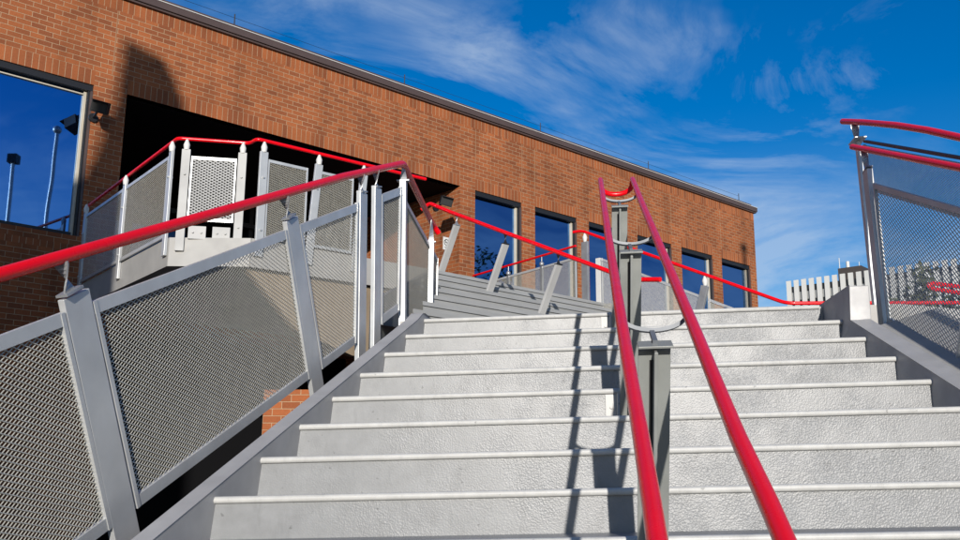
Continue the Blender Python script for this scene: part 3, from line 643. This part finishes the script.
# handrail with leaning posts on the left of the upper flight
h0 = np.array([-1.467, 11.17, 3.25]); dn = -Nv; t_end = 3.2
def hp(t): return h0+dn*t+np.array([0, 0, -.455*t])
uh = thing('stair_handrail', tuple(hp(1)-(0, 0, .9)), 'red handrail on three leaning flat posts descending across the upper flight', 'handrail')
m = MB(); m.tube(smooth_path([hp(-.14)+np.array([-.10, .02, -.06]), hp(-.10)+np.array([-.03, .02, .03]), hp(.25), hp(2.4), hp(2.88), hp(2.88)+dn*.34+np.array([0, 0, -.05])], .05), .023, 14); m.build('handrail', M_RED, uh)
for t in (.36, 1.17, 1.95):
    top = hp(t)-(0, 0, .13); foot = top+np.array([Nv[0], Nv[1], 0])*.38+np.array([0, 0, -.73])
    m = MB(); m.bar(foot, top, Bv, .085, .03); m.obox(foot, Bv, Nv, (0, 0, 1), .065, .05, .012)
    p = m.build('post', M_ALU, uh, bevel=.003)
    k = MB(); twist_bracket(k, top, hp(t)-(0, 0, .01), .045, Bv); k.build('bracket', M_DARK if t > 1 else M_GALV, p)

# right-hand guard of the upper flight
f0 = np.array([.273, 13.13, ZR])
def fp(t, dz=0.): return f0+dn*t+np.array([0, 0, -.466*t+dz])
ug = thing('stair_guard', tuple(fp(1.5, -1.1)), 'mesh stair guard with red rail descending in front of the row of windows', 'railing')
far_end = fp(3.01)
m = MB(); m.tube(smooth_path([fp(-.12)+(-.03, .0, -.05), fp(0), fp(1.5), far_end, far_end+(.45, .0, 0), far_end+(2.2, .05, 0)], .10), .021, 12); m.build('handrail', M_RED, ug)
for t, ln in ((.05, 0), (1.95, .28)):
    top = fp(t, -.14); ft = top+np.array([Nv[0], Nv[1], 0])*ln+np.array([0, 0, -.98 if ln == 0 else -.9])
    m = MB(); m.bar(ft, top, dn, .11 if ln == 0 else .10, .035); p = m.build('post', M_GALV, ug, bevel=.003)
    k = MB(); k.tube([top, top+(0, 0, .06), top+(0, 0, .12)], [.02, .035, .012], 10); k.build('finial', M_WHITE, p)
m = MB(); q = fp(.28, -.3); m.bar(q-(0, 0, .78), q, dn, .07, .03); m.build('post', M_WHITE, ug)
gpanel(ug, [fp(.34, -.98), fp(1.88, -.98), fp(1.88, -.28), fp(.34, -.28)], (dn[0], dn[1], -.466), fw=.03, tilt=0, pitch=(.030, .015), strand=(.0040, .003))
gpanel(ug, [fp(2.0, -.98), fp(3.1, -.98), fp(3.1, -.28), fp(2.0, -.28)], (dn[0], dn[1], -.466), fw=.03, tilt=0, pitch=(.030, .015), strand=(.0040, .003))
# terrace side rail running back to the facade
r0 = np.array([.187, 13.37, 3.30]); r1 = np.array([-1.41, 15.27, 3.30]); dr = unit(r1-r0)
tr = thing('terrace_rail', tuple((r0+r1)/2-(0, 0, .9)), 'thin red rail running from the terrace corner back to the brick wall', 'railing')
m = MB(); m.tube([r0, r1], .016, 10); m.build('handrail', M_RED, tr)
for t in (.75, 1.55):
    q = r0+dr*t; m = MB(); m.bar(q-(0, 0, .92), q-(0, 0, .16), dr, .05, .03); m.ball(q-(0, 0, .12), .035); m.tube([q-(0, 0, .12), q], .008, 6); m.build('post', M_GALV, tr)
gpanel(tr, [r0-(0, 0, .86), r1-(0, 0, .86), r1-(0, 0, .16), r0-(0, 0, .16)], dr, fw=.03, tilt=0, pitch=(.030, .015), strand=(.0040, .003))
# far red rail end seen through the right-hand mesh
fr = thing('handrail_end', (4.3, 11.6, LAND), 'doubled red rail end standing on the far side of the landing, seen through the mesh', 'handrail')
m = MB(); m.tube(smooth_path([(5.6, 12.4, 2.24), (4.75, 11.75, 2.335), (4.2, 11.43, 2.33), (4.13, 11.40, 2.30), (4.2, 11.45, 2.27), (4.8, 11.8, 2.26), (5.6, 12.4, 2.15)], .05), .026, 12); m.build('handrail', M_RED, fr)
m = MB(); m.bar((4.7, 11.78, LAND), (4.7, 11.78, 2.23), (1, 0, 0), .08, .03); m.build('post', M_GALV, fr)

# ------------------------------------------------------------------ things on the facade
def floodlight(s_, z, label, arm=.26):
    c = Wp(s_, z); t = thing('floodlight', tuple(c), label, 'floodlight', 'floodlights fixed to the brick wall')
    m = MB(); m.tube([Wp(s_, z, 0), Wp(s_, z, .03)], .06, 12); m.tube([Wp(s_, z, .02), Wp(s_-.01, z+.03, .15), Wp(s_-.02, z+.05, arm)], .018, 8); m.build('arm', M_DARK, t)
    m = MB(); c = Wp(s_-.03, z+.05, arm+.06); d = unit(-Nv*.8-Bv*.5+np.array([0, 0, -.35])); u = unit(np.cross(d, Bv)); m.obox(c, np.cross(u, d), u, d, .10, .075, .09)
    for i in range(4): m.obox(c-d*(.09+.012+.0*i)+np.cross(u, d)*(i-1.5)*.045, np.cross(u, d), u, d, .006, .06, .02)
    h = m.build('lamp_housing', M_DARK, t)
    m = MB(); m.obox(c+d*.095, np.cross(u, d), u, d, .085, .06, .004); m.build('lens', M_BLACK, h)
    m = MB(); m.obox(c+d*.11+u*.078, np.cross(u, d), d, u, .10, .05, .003); m.build('visor', M_DARK, h)
floodlight(4.42, 4.66, 'black floodlight on the pier between the big window and the recess')
floodlight(10.2, 4.60, 'black floodlight on the brick just left of the first small window')
pq = thing('sign_plaque', tuple(Wp(10.45, 3.93, .004)), 'small white no smoking plaque on the brick pier', 'sign')
m = MB(); fbox(m, 10.38, 10.52, 3.92, 4.14, .003, .012); pb = m.build('plate', M_WHITE, pq)
m = MB(); cc = Wp(10.45, 4.05, .015); ring = [cc+Bv*.05*cos(a)+np.array([0, 0, .05*sin(a)]) for a in np.linspace(0, 2*pi, 25)]
m.tube(ring, .006, 6, caps=False); m.bar(cc+Bv*.034+(0, 0, -.034), cc-Bv*.034+(0, 0, .034), Bv, .009, .003); m.build('ring_symbol', M_BLACK, pb)
m = MB(); m.bar(cc-Bv*.03-(0, 0, .004), cc+Bv*.026-(0, 0, .004), (0, 0, 1), .009, .002); m.bar(cc-Bv*.04-(0, 0, .085), cc+Bv*.04-(0, 0, .085), (0, 0, 1), .008, .002); m.build('cigarette_symbol', M_BLACK, pb)

# ------------------------------------------------------------------ far office building
ob = thing('office_building', (50, 132, G0), 'distant pale office building with white vertical fins and dark penthouse', 'building')
P0 = np.array([31.45, 140, 0.]); P1 = np.array([50.0, 126.4, 0.]); dO = unit(P1-P0); nO = np.array([dO[1], -dO[0], 0]); LO = 70.; TOPZ = 29.0
m = MB(); back = -nO*14
m.prism([P0+(0, 0, G0)-nO*.35, P0+dO*LO+(0, 0, G0)-nO*.35, P0+dO*LO+(0, 0, G0)+back, P0+(0, 0, G0)+back], (0, 0, TOPZ-.8-G0)); m.build('core', mat('dark window wall', (.045, .05, .055), .35), ob)
m = MB(); nf = 64
for i in range(min(nf, 64)):
    c = P0+dO*(i*1.095+.4); m.obox(c+(0, 0, (TOPZ+G0)/2), dO, nO, (0, 0, 1), .33, .10, (TOPZ-G0)/2)
m.build('fins', mat('white concrete fins', (.54, .54, .52), .8, var=.08, vscale=.2), ob)
m = MB()
for z in np.arange(1, TOPZ-1, 3.6): m.prism([P0+(0, 0, z)-nO*.2, P0+dO*LO+(0, 0, z)-nO*.2, P0+dO*LO+(0, 0, z)-nO*.34, P0+(0, 0, z)-nO*.34], (0, 0, 1.1))
m.build('spandrels', mat('grey spandrels', (.25, .26, .26), .7), ob)
m = MB(); m.prism([P0+dO*5.6+(0, 0, TOPZ-.8)-nO*5, P0+dO*8.9+(0, 0, TOPZ-.8)-nO*5, P0+dO*8.9+(0, 0, TOPZ-.8)-nO*12, P0+dO*5.6+(0, 0, TOPZ-.8)-nO*12], (0, 0, 2.75)); ph = m.build('penthouse', mat('dark brown cladding', (.05, .04, .036), .6), ob)
m = MB(); q = P0+dO*5.8-nO*5.2+(0, 0, TOPZ+1.9); m.tube([q, q+(0, 0, 1.6)], .06, 6); m.build('antenna', M_WHITE, ph); m = MB(); q = P0+dO*6.9-nO*5.4+(0, 0, TOPZ+1.9); m.tube([q, q+(0, 0, .95)], .24, 10); m.build('antenna', M_WHITE, ph); m = MB(); q = P0+dO*8.5-nO*5.4+(0, 0, TOPZ+1.9); m.tube([q, q+(0, 0, .7)], .05, 6)
m.build('antenna', M_WHITE, ph)

# ------------------------------------------------------------------ trees
def tree(x, y, h, r, label, mt, group=None, n=2600, seed=1, lf=.22, gap=.35):
    rr = np.random.default_rng(seed); t = thing('tree', (x, y, G0), label, 'tree', group); m = MB()
    base = np.array([x, y, G0]); tips = []
    m.tube([base, base+(0.1, 0, h*.25), base+(.05, .1, h*.5), base+(0, 0, h*.8)], [h*.028, h*.02, h*.014, h*.004], 8)
    for i in range(16):
        z = h*(.28+.55*i/16); an = i*2.4+rr.normal()*.3; ln = r*(.95-.4*abs(i/16-.4))*(.7+.4*rr.random())
        a = base+(0, 0, z); d = np.array([cos(an), sin(an), .55]); mid = a+d*ln*.5+(0, 0, .1); e = a+d*ln
        m.tube([a, mid, e], [h*.009, h*.006, h*.002], 5); tips += [mid, e, (mid+e)/2+rr.normal(size=3)*r*.15]
    tips.append(base+(0, 0, h*.92))
    m.build('trunk', M_BARK, t); m = MB()
    cl = [(p, r*(.22+.2*rr.random())) for p in tips]
    for i in range(n):
        c, s_ = cl[rr.integers(len(cl))]; d = rr.normal(size=3); d /= np.linalg.norm(d); p = c+d*s_*rr.random()**.4
        a = unit(rr.normal(size=3)); b = unit(np.cross(a, rr.normal(size=3))); L_ = lf*(.6+.8*rr.random())
        m.face([p-a*L_, p-b*L_*.45, p+a*L_, p+b*L_*.45])
    m.build('crown', mt, t); return t
tree(42.5, 118, 29, 5.0, 'small distant tree in front of the finned office building', M_LEAF2, 'trees beyond the landing', n=1500, seed=3, lf=.5)
tree(31.0, 62, 17.2, 4.0, 'taller olive tree at the right edge behind the mesh', M_LEAF2, 'trees beyond the landing', n=2600, seed=4, lf=.32)

# ------------------------------------------------------------------ behind the viewpoint: poles and tree mirrored in the glass, and an added shadow blocker
def mirror_pt(s_, z, dist):                    # point that shows at facade position (s, z) when reflected
    p = Wp(s_, z, -.0); d = unit(p); d = d-2*(d@Nv)*Nv; return p+d*dist
def pole(s_, z, dist, label, kind):
    q = mirror_pt(s_, z, dist); t = thing('lamp_pole', (q[0], q[1], G0), label, 'lamp pole', 'tall poles reflected in the big window')
    m = MB(); m.tube([(q[0], q[1], G0), (q[0], q[1], q[2])], [.06, .045], 12); m.build('pole', M_GALV, t); m = MB()
    if kind == 'box': m.box(q[0]-.12, q[0]+.12, q[1]-.12, q[1]+.12, q[2], q[2]+.22)
    else: m.ball((q[0], q[1], q[2]+.06), .11)
    m.build('lamp_head', M_DARK if kind == 'box' else M_GALV, t)
pole(3.56, 3.86, 14, 'grey pole with dark box head, shorter reflection in the big window', 'box')
pole(4.02, 4.40, 14, 'grey pole with round head, taller reflection in the big window', 'ball')
q = mirror_pt(11.35, 3.85, 22)
tree(q[0], q[1], (q[2]-G0)*1.1, 2.3, 'leafy tree across the plaza, mirrored in the first small window', M_LEAF, n=5000, seed=9, lf=.10)
# unseen blocker added to shade the facade, its outline traced from the wanted shadow
sh_d = 17.
def flat(p, z): return np.array([p[0], p[1], z])
def back(s_, z, d=sh_d): return Wp(s_, z)-SUN*d/abs(SUN@Nv)*.8
blk = thing('shadow_blocker', tuple(back(4.6, 0)*np.array([1, 1, 0])+(0, 0, G0)), 'unseen blocker added behind the viewpoint, shaped to cast the shadow on the facade', 'building')
ex_ = unit(np.cross(SUN, (0, 0, 1.)))          # across the sun
m = MB()
sil = [(-6, G0), (5.69, G0), (5.67, 5.12), (5.55, 5.42), (5.30, 5.76), (4.74, 5.88), (4.70, 5.0), (4.50, 4.25), (4.36, 3.85), (-6, 3.7)]
dz_ = back(5, 5)[2]-5
pp = [back(a_, b_) if b_ > G0 else flat(back(a_, 3), G0) for a_, b_ in sil]
tess = mathutils.geometry.tessellate_polygon([[Vector((a_, b_, 0)) for a_, b_ in sil]])
n = len(pp); ev = -SUN*np.array([1, 1, 0])*1.0; vs = pp+[p+ev for p in pp]
m.mesh(vs, [tuple(t_) for t_ in tess]+[tuple(i_+n for i_ in t_) for t_ in tess]+[(i_, (i_+1) % n, (i_+1) % n+n, i_+n) for i_ in range(n)])
m.build('wall', mat('brown shadow blocker', (.25, .12, .07), .9, var=.2), blk)

# ------------------------------------------------------------------ lift every root so that the ground lies at zero
for o in SC.objects:
    if '_w' in o: del o['_w']
    if o.parent is None and o.type in {'MESH', 'EMPTY'}: o.location.z += EYE
